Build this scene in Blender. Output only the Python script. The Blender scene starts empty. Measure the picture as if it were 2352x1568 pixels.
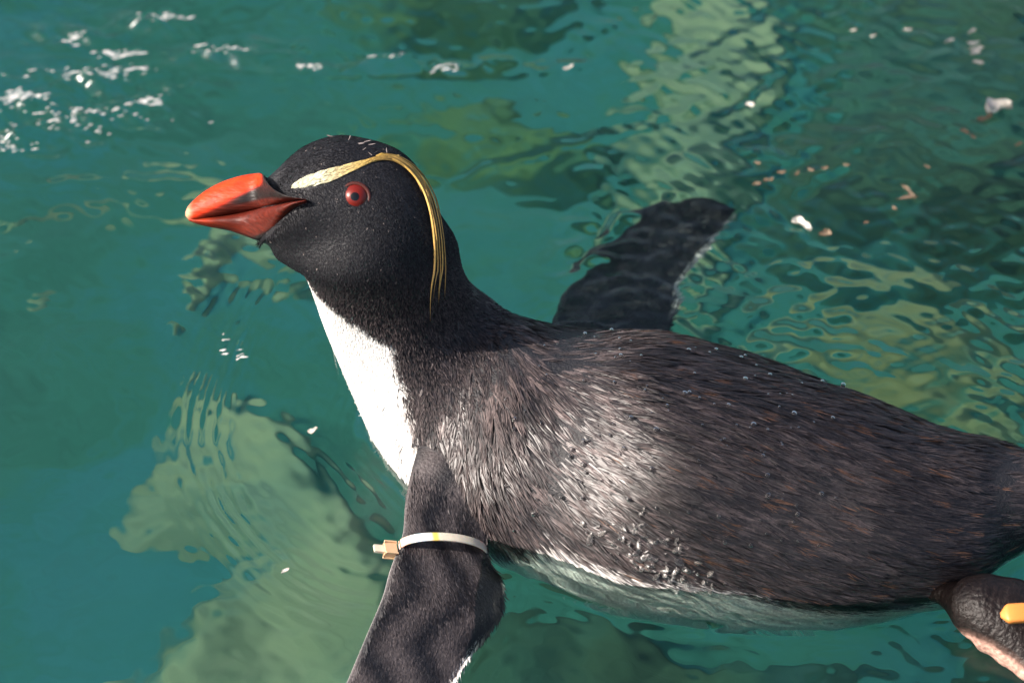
import bpy, math, random
import numpy as np
from mathutils import Vector, Matrix
from mathutils.bvhtree import BVHTree
from mathutils.kdtree import KDTree

rng = np.random.default_rng(7)
random.seed(7)
S = bpy.context.scene
COL = S.collection
R = math.radians

# ------------------------------------------------------------------ camera
PITCH = R(42.0); DIST = 1.60; LENS = 122.5
FWD = np.array([0, math.cos(PITCH), -math.sin(PITCH)])
UPV = np.array([0, math.sin(PITCH), math.cos(PITCH)])
RGT = np.array([1.0, 0, 0])
CAM = -FWD * DIST
cam = bpy.data.cameras.new('camera'); camo = bpy.data.objects.new('camera', cam); COL.objects.link(camo)
cam.lens = LENS; cam.sensor_width = 36; cam.clip_start = 0.05; cam.clip_end = 500
camo.location = CAM; camo.rotation_euler = (math.pi/2 - PITCH, 0, 0)
cam.dof.use_dof = True; cam.dof.focus_distance = DIST - 0.112; cam.dof.aperture_fstop = 9.0
S.camera = camo
# ------------------------------------------------------------------ sky, sun, exposure
TO_SUN = Vector((-0.74, -0.21, 0.64)).normalized()
W = bpy.data.worlds.new('World'); S.world = W; W.use_nodes = True
nt = W.node_tree; nt.nodes.clear()
sky = nt.nodes.new('ShaderNodeTexSky'); sky.sky_type = 'NISHITA'; sky.sun_disc = False; sky.dust_density = 4.0; sky.ozone_density = 0.4
sky.sun_elevation = math.asin(TO_SUN.z); sky.sun_rotation = math.atan2(TO_SUN.x, TO_SUN.y)
bg = nt.nodes.new('ShaderNodeBackground'); bg.inputs[1].default_value = 0.108
wo = nt.nodes.new('ShaderNodeOutputWorld')
nt.links.new(sky.outputs[0], bg.inputs[0]); nt.links.new(bg.outputs[0], wo.inputs[0])
sl = bpy.data.lights.new('sun', 'SUN'); sl.energy = 5.0; sl.angle = R(0.53); sl.color = (1.0, 0.91, 0.83)
so = bpy.data.objects.new('sun', sl); COL.objects.link(so)
so.rotation_euler = TO_SUN.to_track_quat('Z', 'Y').to_euler()
sl.cycles.is_caustics_light = True
S.view_settings.view_transform = 'Standard'; S.view_settings.look = 'None'
S.view_settings.exposure = 0.92; S.view_settings.gamma = 1.0
S.cycles.use_denoising = True
S.cycles.max_bounces = 10; S.cycles.transmission_bounces = 8; S.cycles.diffuse_bounces = 3
S.cycles.glossy_bounces = 4; S.cycles.transparent_max_bounces = 8
S.cycles.caustics_refractive = True; S.cycles.caustics_reflective = False
S.cycles.blur_glossy = 0.3; S.cycles.sample_clamp_indirect = 6.0

# ------------------------------------------------------------------ helpers
FPX = 2352 * LENS / 36.0          # focal length in reference pixels (photo seen 2352 wide)
def ray(px, py): return FWD + RGT*((px-1176)/FPX) + UPV*((784-py)/FPX)
def at_depth(px, py, d): return CAM + ray(px, py)*(DIST + d)             # d metres beyond the origin plane
def at_z(px, py, z):
    r = ray(px, py); return CAM + r*((z - CAM[2])/r[2])
def to_px(P):
    v = np.asarray(P) - CAM; t = v @ FWD
    return 1176 + FPX*(v @ RGT)/t, 784 - FPX*(v @ UPV)/t
def at_floor(px, py, zf):                                                # through the flat water surface
    p = at_z(px, py, 0.0); r = ray(px, py); r = r/np.linalg.norm(r)
    h = r[:2]/1.333; hz = -math.sqrt(max(1e-6, 1 - h @ h))
    return np.array([p[0]+h[0]*zf/hz, p[1]+h[1]*zf/hz, zf])

def spline(P, n):
    P = np.asarray(P, float)
    if P.ndim == 1: P = P[:, None]
    Q = np.vstack([2*P[0]-P[1], P, 2*P[-1]-P[-2]])
    u = np.linspace(0, len(P)-1, n); i = np.minimum(u.astype(int), len(P)-2); f = (u-i)[:, None]
    a, b, c, d = Q[i], Q[i+1], Q[i+2], Q[i+3]
    return 0.5*((2*b) + (c-a)*f + (2*a-5*b+4*c-d)*f**2 + (3*b-a-3*c+d)*f**3)
def sst(a, b, x):
    t = np.clip((x-a)/(b-a), 0, 1); return t*t*(3-2*t)
def nrm(v): return v/np.maximum(np.linalg.norm(v, axis=-1, keepdims=True), 1e-12)

def mesh_np(name, V, tris=None, quads=None, cols=None, mat=None, parent=None, smooth=True):
    me = bpy.data.meshes.new(name)
    V = np.asarray(V, np.float32); loops = []; starts = []; tot = []; o = 0
    if quads is not None and len(quads):
        q = np.asarray(quads, np.int32); loops.append(q.ravel()); starts.append(np.arange(len(q))*4 + o); tot.append(np.full(len(q), 4)); o += q.size
    if tris is not None and len(tris):
        t = np.asarray(tris, np.int32); loops.append(t.ravel()); starts.append(np.arange(len(t))*3 + o); tot.append(np.full(len(t), 3)); o += t.size
    me.vertices.add(len(V)); me.vertices.foreach_set('co', V.ravel())
    L = np.concatenate(loops); st = np.concatenate(starts)
    me.loops.add(len(L)); me.loops.foreach_set('vertex_index', L.astype(np.int32))
    me.polygons.add(len(st)); me.polygons.foreach_set('loop_start', st.astype(np.int32))
    me.polygons.foreach_set('use_smooth', np.full(len(st), smooth))
    if cols is not None:
        a = me.attributes.new('tint', 'FLOAT_COLOR', 'POINT')
        c = np.ones((len(V), 4), np.float32); c[:, :3] = np.asarray(cols, np.float32)[:, :3]; a.data.foreach_set('color', c.ravel())
    me.update(calc_edges=True); me.validate()
    if mat: me.materials.append(mat)
    ob = bpy.data.objects.new(name, me); COL.objects.link(ob)
    if parent: ob.parent = parent
    return ob

def grid_quads(n, m, wrap=True):
    i, j = np.meshgrid(np.arange(n-1), np.arange(m if wrap else m-1), indexing='ij')
    j2 = (j+1) % m
    return np.stack([i*m+j, i*m+j2, (i+1)*m+j2, (i+1)*m+j], -1).reshape(-1, 4)
def closed_tube(G):
    n, m, _ = G.shape
    V = np.vstack([G.reshape(-1, 3), G[0].mean(0), G[-1].mean(0)])
    j = np.arange(m); j2 = (j+1) % m; a = n*m; b = a+1
    T = np.vstack([np.stack([np.full(m, a), j2, j], -1), np.stack([np.full(m, b), (n-1)*m+j, (n-1)*m+j2], -1)])
    return V, grid_quads(n, m), T
def tag(o, label=None, cat=None, group=None, kind=None):
    if label: o['label'] = label
    if cat: o['category'] = cat
    if group: o['group'] = group
    if kind: o['kind'] = kind
    return o
def empty(name, loc):
    o = bpy.data.objects.new(name, None); COL.objects.link(o); o.location = loc; o.empty_display_size = 0.02; return o
def adopt(child, parent):
    child.parent = parent; child.matrix_parent_inverse = Matrix.Translation(-Vector(parent.location)) if parent.parent is None else Matrix.Identity(4)
    return child

# ------------------------------------------------------------------ materials
def mat_base(name):
    m = bpy.data.materials.new(name); m.use_nodes = True
    n = m.node_tree.nodes; b = n['Principled BSDF']; return m, m.node_tree, n, b
def tinted(name, rough=0.5, spec=0.5, scale=None, bump=0.0, var=0.25, coat=0.0, stretch=(1, 1, 1), sss=0.0, sheen=0.0):
    m, t, n, b = mat_base(name)
    at = n.new('ShaderNodeAttribute'); at.attribute_name = 'tint'
    b.inputs['Roughness'].default_value = rough; b.inputs['Specular IOR Level'].default_value = spec
    b.inputs['Coat Weight'].default_value = coat; b.inputs['Coat Roughness'].default_value = 0.12
    if sheen: b.inputs['Sheen Weight'].default_value = sheen
    if sss:
        b.inputs['Subsurface Weight'].default_value = sss; b.inputs['Subsurface Radius'].default_value = (0.006, 0.002, 0.001); b.inputs['Subsurface Scale'].default_value = 0.6
    col = at.outputs['Color']
    if scale:
        tc = n.new('ShaderNodeTexCoord'); mp = n.new('ShaderNodeMapping'); mp.inputs['Scale'].default_value = stretch
        nz = n.new('ShaderNodeTexNoise'); nz.inputs['Scale'].default_value = scale; nz.inputs['Detail'].default_value = 5
        t.links.new(tc.outputs['Object'], mp.inputs[0]); t.links.new(mp.outputs[0], nz.inputs['Vector'])
        mr = n.new('ShaderNodeMapRange'); mr.inputs[1].default_value = 0.3; mr.inputs[2].default_value = 0.7
        mr.inputs[3].default_value = 1-var; mr.inputs[4].default_value = 1+var
        mx = n.new('ShaderNodeVectorMath'); mx.operation = 'SCALE'
        t.links.new(nz.outputs[0], mr.inputs[0]); t.links.new(col, mx.inputs[0]); t.links.new(mr.outputs[0], mx.inputs['Scale'])
        col = mx.outputs[0]
        if bump:
            bp = n.new('ShaderNodeBump'); bp.inputs['Strength'].default_value = 1.0; bp.inputs['Distance'].default_value = bump
            t.links.new(nz.outputs[0], bp.inputs['Height']); t.links.new(bp.outputs[0], b.inputs['Normal'])
    t.links.new(col, b.inputs['Base Color'])
    return m
def plain(name, color, rough=0.4, spec=0.5, coat=0.0, trans=0.0, sss=0.0, ior=1.45):
    m, t, n, b = mat_base(name)
    b.inputs['Base Color'].default_value = (*color, 1); b.inputs['Roughness'].default_value = rough
    b.inputs['Specular IOR Level'].default_value = spec; b.inputs['Coat Weight'].default_value = coat
    b.inputs['Coat Roughness'].default_value = 0.03; b.inputs['Transmission Weight'].default_value = trans; b.inputs['IOR'].default_value = ior
    if sss:
        b.inputs['Subsurface Weight'].default_value = sss; b.inputs['Subsurface Radius'].default_value = (0.01, 0.006, 0.003); b.inputs['Subsurface Scale'].default_value = 0.3
    nz = n.new('ShaderNodeTexNoise'); nz.inputs['Scale'].default_value = 300; nz.inputs['Detail'].default_value = 4
    tc = n.new('ShaderNodeTexCoord'); t.links.new(tc.outputs['Object'], nz.inputs['Vector'])
    mr = n.new('ShaderNodeMapRange'); mr.inputs[3].default_value = max(0, rough-0.06); mr.inputs[4].default_value = rough+0.06
    t.links.new(nz.outputs[0], mr.inputs[0]); t.links.new(mr.outputs[0], b.inputs['Roughness'])
    return m
def water_mat(name, tint, rough=0.03):
    m = bpy.data.materials.new(name); m.use_nodes = True; t = m.node_tree; n = t.nodes; n.clear()
    o = n.new('ShaderNodeOutputMaterial'); mx = n.new('ShaderNodeMixShader'); fr = n.new('ShaderNodeFresnel'); fr.inputs[0].default_value = 1.333
    rf = n.new('ShaderNodeBsdfRefraction'); rf.inputs['Color'].default_value = (*tint, 1); rf.inputs['Roughness'].default_value = 0.0; rf.inputs['IOR'].default_value = 1.333
    gl = n.new('ShaderNodeBsdfGlossy'); gl.inputs['Roughness'].default_value = rough
    t.links.new(fr.outputs[0], mx.inputs[0]); t.links.new(rf.outputs[0], mx.inputs[1]); t.links.new(gl.outputs[0], mx.inputs[2]); t.links.new(mx.outputs[0], o.inputs[0])
    return m

M_BODY = tinted('plumage_skin', 0.55, 0.4, 900, 0.0006, 0.35)
M_FEATHER = tinted('wet_feather', 0.40, 0.42, 700, 0, 0.3); M_MATTE = tinted('dry_feather', 0.62, 0.16, 700, 0, 0.3)
M_BILL = tinted('bill_horn', 0.46, 0.22, 420, 0.0005, 0.34, coat=0.0, sss=0.08, stretch=(0.25, 1, 1.6))
M_WATER = water_mat('pool_water', (0.90, 1.0, 0.95), 0.20)
M_DROP = water_mat('droplet_water', (1, 1, 1), 0.16); M_FILM = water_mat('film_water', (1, 1, 1), 0.26)

# ------------------------------------------------------------------ pool floor and what lies on it
ZF = -0.42
def fsum(x, y, waves):
    h = np.zeros_like(x)
    for kx, ky, ph, a in waves: h += a*np.sin(kx*x + ky*y + ph)
    return h
def wavelist(n, lmin, lmax, seed, power=1.0, dir0=None, spread=math.pi):
    r = np.random.default_rng(seed); out = []
    for _ in range(n):
        lam = math.exp(r.uniform(math.log(lmin), math.log(lmax))); a = r.uniform(-spread, spread) + (dir0 or 0)
        k = 2*math.pi/lam; out.append((k*math.cos(a), k*math.sin(a), r.uniform(0, 6.28), (lam/lmax)**power))
    s = math.sqrt(sum(w[3]**2 for w in out)/2)
    return [(a, b, c, d/s) for a, b, c, d in out]

FLOOR_STOPS = [(0.28, (0.05, 0.23, 0.17)), (0.45, (0.07, 0.33, 0.25)), (0.54, (0.065, 0.34, 0.31)), (0.62, (0.07, 0.36, 0.37)), (0.75, (0.07, 0.31, 0.26))]
def floor_mat(name, stops, scale, bump=0.006, detail=8, blend=False):
    m, t, n, b = mat_base(name)
    tc = n.new('ShaderNodeTexCoord'); nz = n.new('ShaderNodeTexNoise'); nz.inputs['Scale'].default_value = scale; nz.inputs['Detail'].default_value = detail
    nz.inputs['Roughness'].default_value = 0.62; nz.inputs['Distortion'].default_value = 0.6
    cr = n.new('ShaderNodeValToRGB'); el = cr.color_ramp.elements
    while len(el) < len(stops): el.new(0.5)
    for e, (p, c) in zip(el, stops): e.position = p; e.color = (*c, 1)
    t.links.new(tc.outputs['Object'], nz.inputs['Vector']); t.links.new(nz.outputs[0], cr.inputs[0]); 
    out = cr.outputs[0]
    if blend:
        n2 = n.new('ShaderNodeTexNoise'); n2.inputs['Scale'].default_value = 7.5; n2.inputs['Detail'].default_value = 8; n2.inputs['Roughness'].default_value = 0.62; n2.inputs['Distortion'].default_value = 0.6
        geo = n.new('ShaderNodeNewGeometry'); t.links.new(geo.outputs['Position'], n2.inputs['Vector'])
        c2 = n.new('ShaderNodeValToRGB'); e2 = c2.color_ramp.elements
        while len(e2) < len(FLOOR_STOPS): e2.new(0.5)
        for e, (p, c) in zip(e2, FLOOR_STOPS): e.position = p; e.color = (*c, 1)
        t.links.new(n2.outputs[0], c2.inputs[0]); at = n.new('ShaderNodeAttribute'); at.attribute_name = 'tint'
        mx = n.new('ShaderNodeMix'); mx.data_type = 'RGBA'; t.links.new(at.outputs['Fac'], mx.inputs[0]); t.links.new(c2.outputs[0], mx.inputs[6]); t.links.new(out, mx.inputs[7]); out = mx.outputs[2]
    t.links.new(out, b.inputs['Base Color'])
    bp = n.new('ShaderNodeBump'); bp.inputs['Distance'].default_value = bump; t.links.new(nz.outputs[0], bp.inputs['Height']); t.links.new(bp.outputs[0], b.inputs['Normal'])
    b.inputs['Roughness'].default_value = 0.85; b.inputs['Specular IOR Level'].default_value = 0.1
    return m
M_FLOOR = floor_mat('painted_pool_floor', FLOOR_STOPS, 7.5)
M_PALE = floor_mat('pale_green_mound', [(0.25, (0.37, 0.56, 0.33)), (0.5, (0.48, 0.67, 0.39)), (0.75, (0.58, 0.72, 0.44))], 6, blend=True)  # pale green, mixed into the floor colour towards the rim
M_OLIVE = floor_mat('olive_green_mound', [(0.25, (0.32, 0.44, 0.20)), (0.5, (0.43, 0.53, 0.24)), (0.75, (0.52, 0.58, 0.29))], 7, blend=True)  # olive tone, mixed into the floor colour the same way
M_GREEN = floor_mat('green_algae_rock', [(0.3, (0.10, 0.27, 0.14)), (0.55, (0.14, 0.33, 0.13)), (0.75, (0.19, 0.38, 0.13))], 7, blend=True)
M_DEEP = floor_mat('dark_algae_rock', [(0.3, (0.06, 0.14, 0.085)), (0.55, (0.085, 0.20, 0.12)), (0.75, (0.12, 0.25, 0.12))], 9, blend=True)

wf = wavelist(24, 0.15, 1.2, 3)
xs = np.concatenate([np.linspace(-40, -1.3, 14), np.linspace(-1.2, 1.2, 81), np.linspace(1.3, 40, 14)])
ys = np.concatenate([np.linspace(-40, -1.3, 14), np.linspace(-1.2, 2.2, 101), np.linspace(2.3, 60, 16)])
X, Y = np.meshgrid(xs, ys, indexing='ij')
Z = ZF + 0.006*fsum(X, Y, wf)
tag(mesh_np('pool_floor', np.stack([X, Y, Z], -1).reshape(-1, 3), quads=grid_quads(len(xs), len(ys), False)[:, ::-1], mat=M_FLOOR), kind='structure')['label'] = 'blue painted pool floor under the water'

def poly_sd(x, y, P):
    d = np.full(x.shape, 1e9); inside = np.zeros(x.shape, bool)
    for i in range(len(P)):
        ax, ay = P[i]; bx, by = P[(i+1) % len(P)]
        ex, ey = bx-ax, by-ay; wx, wy = x-ax, y-ay
        t = np.clip((wx*ex+wy*ey)/(ex*ex+ey*ey+1e-12), 0, 1)
        d = np.minimum(d, (wx-ex*t)**2 + (wy-ey*t)**2)
        c = ((ay > y) != (by > y)) & (x < (bx-ax)*(y-ay)/(by-ay+1e-12)+ax)
        inside ^= c
    return np.where(inside, 1, -1)*np.sqrt(d)
def mound(name, label, outline, height, mat, seed, rough=0.006, edge=0.045, wobble=0.006):
    zt = ZF + height*0.8
    P = [at_floor(px, py, zt)[:2] for px, py in outline]
    P = spline(P + [P[0]], 60)[:-1]
    lo = P.min(0)-0.03; hi = P.max(0)+0.03; st = max(0.006, (hi-lo).max()/110)
    gx = np.arange(lo[0], hi[0], st); gy = np.arange(lo[1], hi[1], st)
    X, Y = np.meshgrid(gx, gy, indexing='ij')
    w = wavelist(20, 0.03, 0.25, seed, 0.8)
    wob = wobble*fsum(X, Y, wavelist(16, 0.03, 0.2, seed+50, 0.7))
    sd = poly_sd(X, Y, P) + wob
    Z = ZF - 0.03 + (height+0.03)*sst(-0.3*edge, edge, sd) + rough*fsum(X, Y, w)*sst(0, edge, sd)
    q = grid_quads(len(gx), len(gy), False)[:, ::-1]
    keep = (sd.ravel()[q] > -0.02).any(1)
    base = np.array([P[:, 0].mean(), P[:, 1].mean(), ZF])
    used = np.unique(q[keep]); mp = np.full(X.size, -1); mp[used] = np.arange(len(used))
    V = np.stack([X, Y, Z], -1).reshape(-1, 3)[used] - base
    soft = sst(-0.1*edge, 0.9*edge, sd + 0.25*edge*fsum(X, Y, wavelist(16, 0.012, 0.08, seed+80, 0.8)))*(0.78+0.18*np.tanh(fsum(X, Y, wavelist(16, 0.04, 0.2, seed+90, 0.8))))
    o = mesh_np(name, V, quads=mp[q[keep]], cols=np.repeat(soft.ravel()[used][:, None], 3, 1), mat=mat); o.location = base
    return tag(o, label, 'rock', 'rocks on the pool floor')
mound('submerged_mound', 'broad pale green mound under the water left of the near flipper', [(370,840),(480,790),(580,880),(660,900),(740,870),(850,1000),(940,1180),(1000,1350),(1040,1850),(700,1850),(160,1800),(215,1540),(300,1400),(370,1330),(400,1250),(275,1230),(285,1110),(340,1030),(360,930)], 0.03, M_PALE, 11, edge=0.04)
mound('submerged_mound', 'pale green upright ridge under the water behind the far flipper', [(1450,-120),(1740,-120),(1800,110),(1750,200),(1700,330),(1690,420),(1630,490),(1660,600),(1650,740),(1550,780),(1540,600),(1500,450),(1400,350),(1350,250),(1440,180),(1460,60)], 0.05, M_PALE, 13, edge=0.02)
mound('submerged_mound', 'yellow green mottled mound under the water beyond the back', [(1560,760),(1700,690),(1850,630),(2050,580),(2200,600),(2352,700),(2480,1010),(2250,1000),(2100,900),(1900,840),(1700,800)], 0.04, M_OLIVE, 14)
mound('submerged_mound', 'long pale ledge under the water beneath the bill', [(-120,488),(0,480),(110,465),(220,455),(330,466),(430,470),(500,500),(420,520),(330,512),(220,505),(130,525),(60,545),(-40,535),(-120,535)], 0.02, M_PALE, 15, edge=0.010, wobble=0.002)
mound('submerged_mound', 'blotchy pale mound under the water below the chin', [(330,560),(430,530),(560,550),(680,590),(730,640),(620,650),(520,640),(440,695),(370,680),(400,620)], 0.02, M_PALE, 25, edge=0.012, wobble=0.004)
mound('submerged_mound', 'small pale mound under the water left of the throat', [(30,645),(110,618),(195,638),(160,670),(70,672)], 0.015, M_PALE, 16, edge=0.012, wobble=0.002)
mound('submerged_mound', 'bright green algae mound under the water above the crown', [(730,180),(900,165),(1150,170),(1480,290),(1420,420),(1100,430),(850,300)], 0.05, M_GREEN, 17)
mound('submerged_mound', 'green algae mound at the top edge of the photo', [(720,-120),(1300,-120),(1250,20),(1000,50),(850,60),(730,20)], 0.05, M_GREEN, 18)
mound('submerged_mound', 'very dark green rock in the upper right corner', [(1760,-140),(2500,-140),(2500,520),(2150,560),(1760,540),(1700,420),(1800,150)], 0.10, M_DEEP, 19)
mound('submerged_mound', 'dark green rock below the belly at the bottom edge', [(900,1330),(1150,1230),(1500,1300),(2000,1380),(2500,1450),(2500,1850),(820,1850)], 0.08, M_DEEP, 20, edge=0.06)

# ------------------------------------------------------------------ water surface
def water_height(X, Y):
    h = 0.0016*fsum(X, Y, wavelist(18, 0.07, 0.40, 31, 1.0))
    V = np.stack([X, Y, np.zeros_like(X)], -1); px, py = to_px(V.reshape(-1, 3)); px = px.reshape(X.shape); py = py.reshape(X.shape)
    near = np.exp(-((X/0.8)**2 + ((Y-0.1)/1.0)**2)**2)
    def blob(cx, cy, rx, ry): return np.exp(-(((px-cx)/rx)**2 + ((py-cy)/ry)**2))
    # lively small ripples to the right, calm to the left
    right = sst(1100, 1600, px)*sst(1150, 800, py)
    h += right*near*(0.00030*fsum(X, Y, wavelist(50, 0.008, 0.024, 32, 0.9, R(85), R(60))) + 0.00030*fsum(X, Y, wavelist(24, 0.03, 0.07, 38, 0.9, R(85), R(60))))
    h += 0.0020*blob(1390, 570, 95, 90)*fsum(X, Y, wavelist(40, 0.008, 0.028, 36, 1.1, R(120), R(50)))
    h += (0.00016+0.00014*sst(800, 300, py))*near*fsum(X, Y, wavelist(30, 0.02, 0.08, 33, 1.2, R(90), R(60)))
    h += (0.00008+0.00005*sst(600, 200, py))*near*fsum(X, Y, wavelist(40, 0.008, 0.02, 39, 0.9, R(80), R(80)))
    # broken crest in the upper left
    wv = np.zeros_like(X)
    for (cx, cy, rx, ry) in ((60, 250, 190, 45), (250, 190, 200, 40), (220, 260, 170, 35), (330, 60, 110, 22), (500, 125, 170, 26), (160, 85, 90, 22), (900, 150, 260, 14), (30, 330, 150, 30)): wv = np.maximum(wv, blob(cx, cy, rx, ry))
    h += wv*(0.0023*fsum(X, Y, wavelist(36, 0.006, 0.03, 34, 1.1, R(75), R(55))) + 0.003)
    # long low crests
    for pts, hh, wd in ((((250,120),(400,140),(560,116),(700,156),(900,148),(1100,172),(1400,160)), .0011, 11), (((950,440),(1150,370),(1350,330),(1600,250)), .0008, 12), (((-100,400),(100,440),(300,425),(480,440)), .0007, 16), (((1600,300),(1800,190),(2050,180),(2400,230)), .0010, 16), (((-100,780),(150,800),(400,760),(600,800)), .0008, 26)):
        q = np.array(pts, float); yc = np.interp(px, q[:, 0], q[:, 1]) + 5*np.sin(px/37.0) + 3*np.sin(px/13.0); e = sst(q[0, 0], q[0, 0]+120, px)*sst(q[-1, 0], q[-1, 0]-120, px)
        h += e*hh*np.exp(-((py-yc)/wd)**2)*(0.7+0.3*np.sin(px/21.0))
    q = np.array([(590,700),(640,620),(790,545),(900,505),(1020,488),(1180,540),(1300,650)], float); xc = np.interp(py, q[:, 0], q[:, 1]); e = sst(590, 720, py)*sst(1300, 1150, py)
    for k, (off, hh) in enumerate(((0, .0006), (-34, .0004), (-66, .0003), (30, .0004))): h += e*hh*np.exp(-((px-xc-off-3*np.sin(py/23.0+k))/8)**2)*(0.75+0.25*np.sin(py/31.0+2*k))
    # trembling film along the flank and at the flipper root
    fl = np.zeros_like(X)
    for (cx, cy, rx, ry) in ((1560, 1330, 110, 70), (1430, 1230, 90, 40), (1640, 1420, 60, 40), (1230, 1270, 110, 60)): fl = np.maximum(fl, blob(cx, cy, rx, ry))
    h += fl*0.0005*fsum(X, Y, wavelist(30, 0.005, 0.02, 35, 1.1))
    # bow rings round the breast
    c = at_z(900, 960, 0); r = np.sqrt(((X-c[0])/0.084)**2 + ((Y-c[1])/0.112)**2)
    ang = np.arctan2(Y-c[1], X-c[0]); win = sst(R(75), R(115), np.abs(ang))
    win = win*(1-0.92*sst(R(150), R(110), ang)*(ang > 0))
    h += win*0.00012*(1+0.5*np.sin(3*ang+1))*np.cos(2*math.pi*(r-0.96+0.02*np.sin(5*ang))/(0.066))*np.exp(-((r-1.0)/0.2)**2)
    c = at_z(655, 1300, 0); r = np.hypot(X-c[0], Y-c[1]); h += 0.00008*np.cos(2*math.pi*r/0.009)*np.exp(-(r/0.022)**2)
    return h
def axis(lo, a, b, hi, step, far):
    return np.concatenate([lo - (lo-(-far))*np.linspace(1, 0, 12, endpoint=False)**2.2, np.arange(lo, a, 0.006), np.arange(a, b, step), np.arange(b, hi, 0.006), hi + (far-hi)*np.linspace(0, 1, 13)[1:]**2.2])
# ------------------------------------------------------------------ penguin: body loft
# dorsal point, ventral point (reference pixels), centre height ('z') or depth ('d') in cm, depth ratio, white share of the chord
ST = [((2600,1095),(2600,1125),'z',1.6,1.6,.02), ((2500,1068),(2490,1185),'z',1.2,1.2,.02), ((2385,1042),(2365,1262),'z',0.8,1.0,.03),
      ((2290,1018),(2270,1330),'z',0.4,.95,.06), ((2190,985),(2165,1420),'z',0.1,.95,.14), ((2060,940),(2030,1475),'z',-.2,.95,.12),
      ((1900,880),(1860,1500),'z',-.4,.95,.18), ((1700,806),(1650,1500),'z',-.5,.95,.24), ((1510,765),(1440,1460),'z',-.4,.95,.22),
      ((1350,757),(1230,1380),'z',-.3,.95,.25), ((1235,738),(1045,1275),'z',.4,.95,-.03), ((1150,708),(903,1110),'z',1.5,.93,.14),
      ((1098,672),(824,940),'z',3.4,.90,.25), ((1066,625),(757,765),'z',6.5,.88,.36), ((1042,560),(694,625),'d',-10.2,.88,.05),
      ((1015,490),(655,595),'d',-11.1,.84,-.1), ((965,400),(622,572),'d',-11.4,.80,-.1), ((890,335),(598,559),'d',-11.5,.82,-.1),
      ((800,308),(600,558),'d',-11.5,.88,-.1), ((710,335),(590,551),'d',-11.5,.72,-.1), ((645,378),(586,538),'d',-11.5,.62,-.1),
      ((612,412),(584,516),'d',-11.5,.5,-.1), ((596,432),(584,498),'d',-11.5,.5,-.1)]
A0 = []; B0 = []
for a, b, md, val, k, q in ST:
    mx, my = (a[0]+b[0])/2, (a[1]+b[1])/2
    d = val/100 if md == 'd' else (at_z(mx, my, val/100) - CAM) @ FWD - DIST
    A0.append(at_depth(*a, d)); B0.append(at_depth(*b, d))
NU, NT = 200, 96
Af = spline(A0, NU); Bf = spline(B0, NU); Kf = spline([s[4] for s in ST], NU)[:, 0]; Qf = spline([s[5] for s in ST], NU)[:, 0]
SI = np.linspace(0, len(ST)-1, NU)                       # station index along the loft
Cf = (Af+Bf)/2; cf = (Af-Bf)/2
def gsm(A, sg):
    n = int(3*sg); k = np.exp(-0.5*(np.arange(-n, n+1)/sg)**2); k /= k.sum(); sh = A.shape; A = A.reshape(sh[0], -1)
    Ap = np.vstack([np.repeat(A[:1], n, 0), A, np.repeat(A[-1:], n, 0)])
    return np.stack([np.convolve(Ap[:, c], k, 'valid') for c in range(A.shape[1])], 1).reshape(sh)
Tn = nrm(gsm(nrm(np.gradient(Cf, axis=0)), 14))
vd = np.cross(Tn, nrm(cf)); vd *= np.sign(vd @ FWD)[:, None]; vd = nrm(vd)*(np.linalg.norm(cf, axis=1)*Kf)[:, None]
th = np.arange(NT)*2*math.pi/NT
G = Cf[:, None] + cf[:, None]*np.cos(th)[None, :, None] + vd[:, None]*np.sin(th)[None, :, None]
bl = (np.exp(-((SI-11.6)/1.7)**2)[:, None]*np.sin(th/2+0)[None]**0 * (0.25+0.75*np.abs(np.sin(th))[None]))[..., None]
G = G*(1-bl) + gsm(G, 7)*bl
# shallow muscle and feather-tract relief
uu = np.linspace(0, 1, NU)[:, None]; tt = th[None, :]
rel = 0.0012*np.sin(9*uu*6.28+2*np.sin(tt))*np.cos(3*tt+4*uu)
G = G + rel[..., None]*nrm(G-Cf[:, None])
BODY_TONE = dict(black=(0.0085, 0.0085, 0.0110), brown=(0.030, 0.023, 0.021), white=(0.78, 0.75, 0.72))
def body_mask(si, th_):            # share of white plumage, 0..1
    q = np.interp(si, np.arange(len(ST)), [s[5] for s in ST])
    return q - (1+np.cos(th_))/2
SIg = np.repeat(SI[:, None], NT, 1); THg = np.repeat(th[None], NU, 0)
wn = np.sin(THg*13+SIg*9)*0.010 + np.sin(THg*29-SIg*17)*0.006
wmask = sst(-0.015, 0.015, body_mask(SIg, THg)+wn)[..., None]
colsG = np.array(BODY_TONE['black'])*(1-wmask) + np.array(BODY_TONE['white'])*wmask

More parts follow.
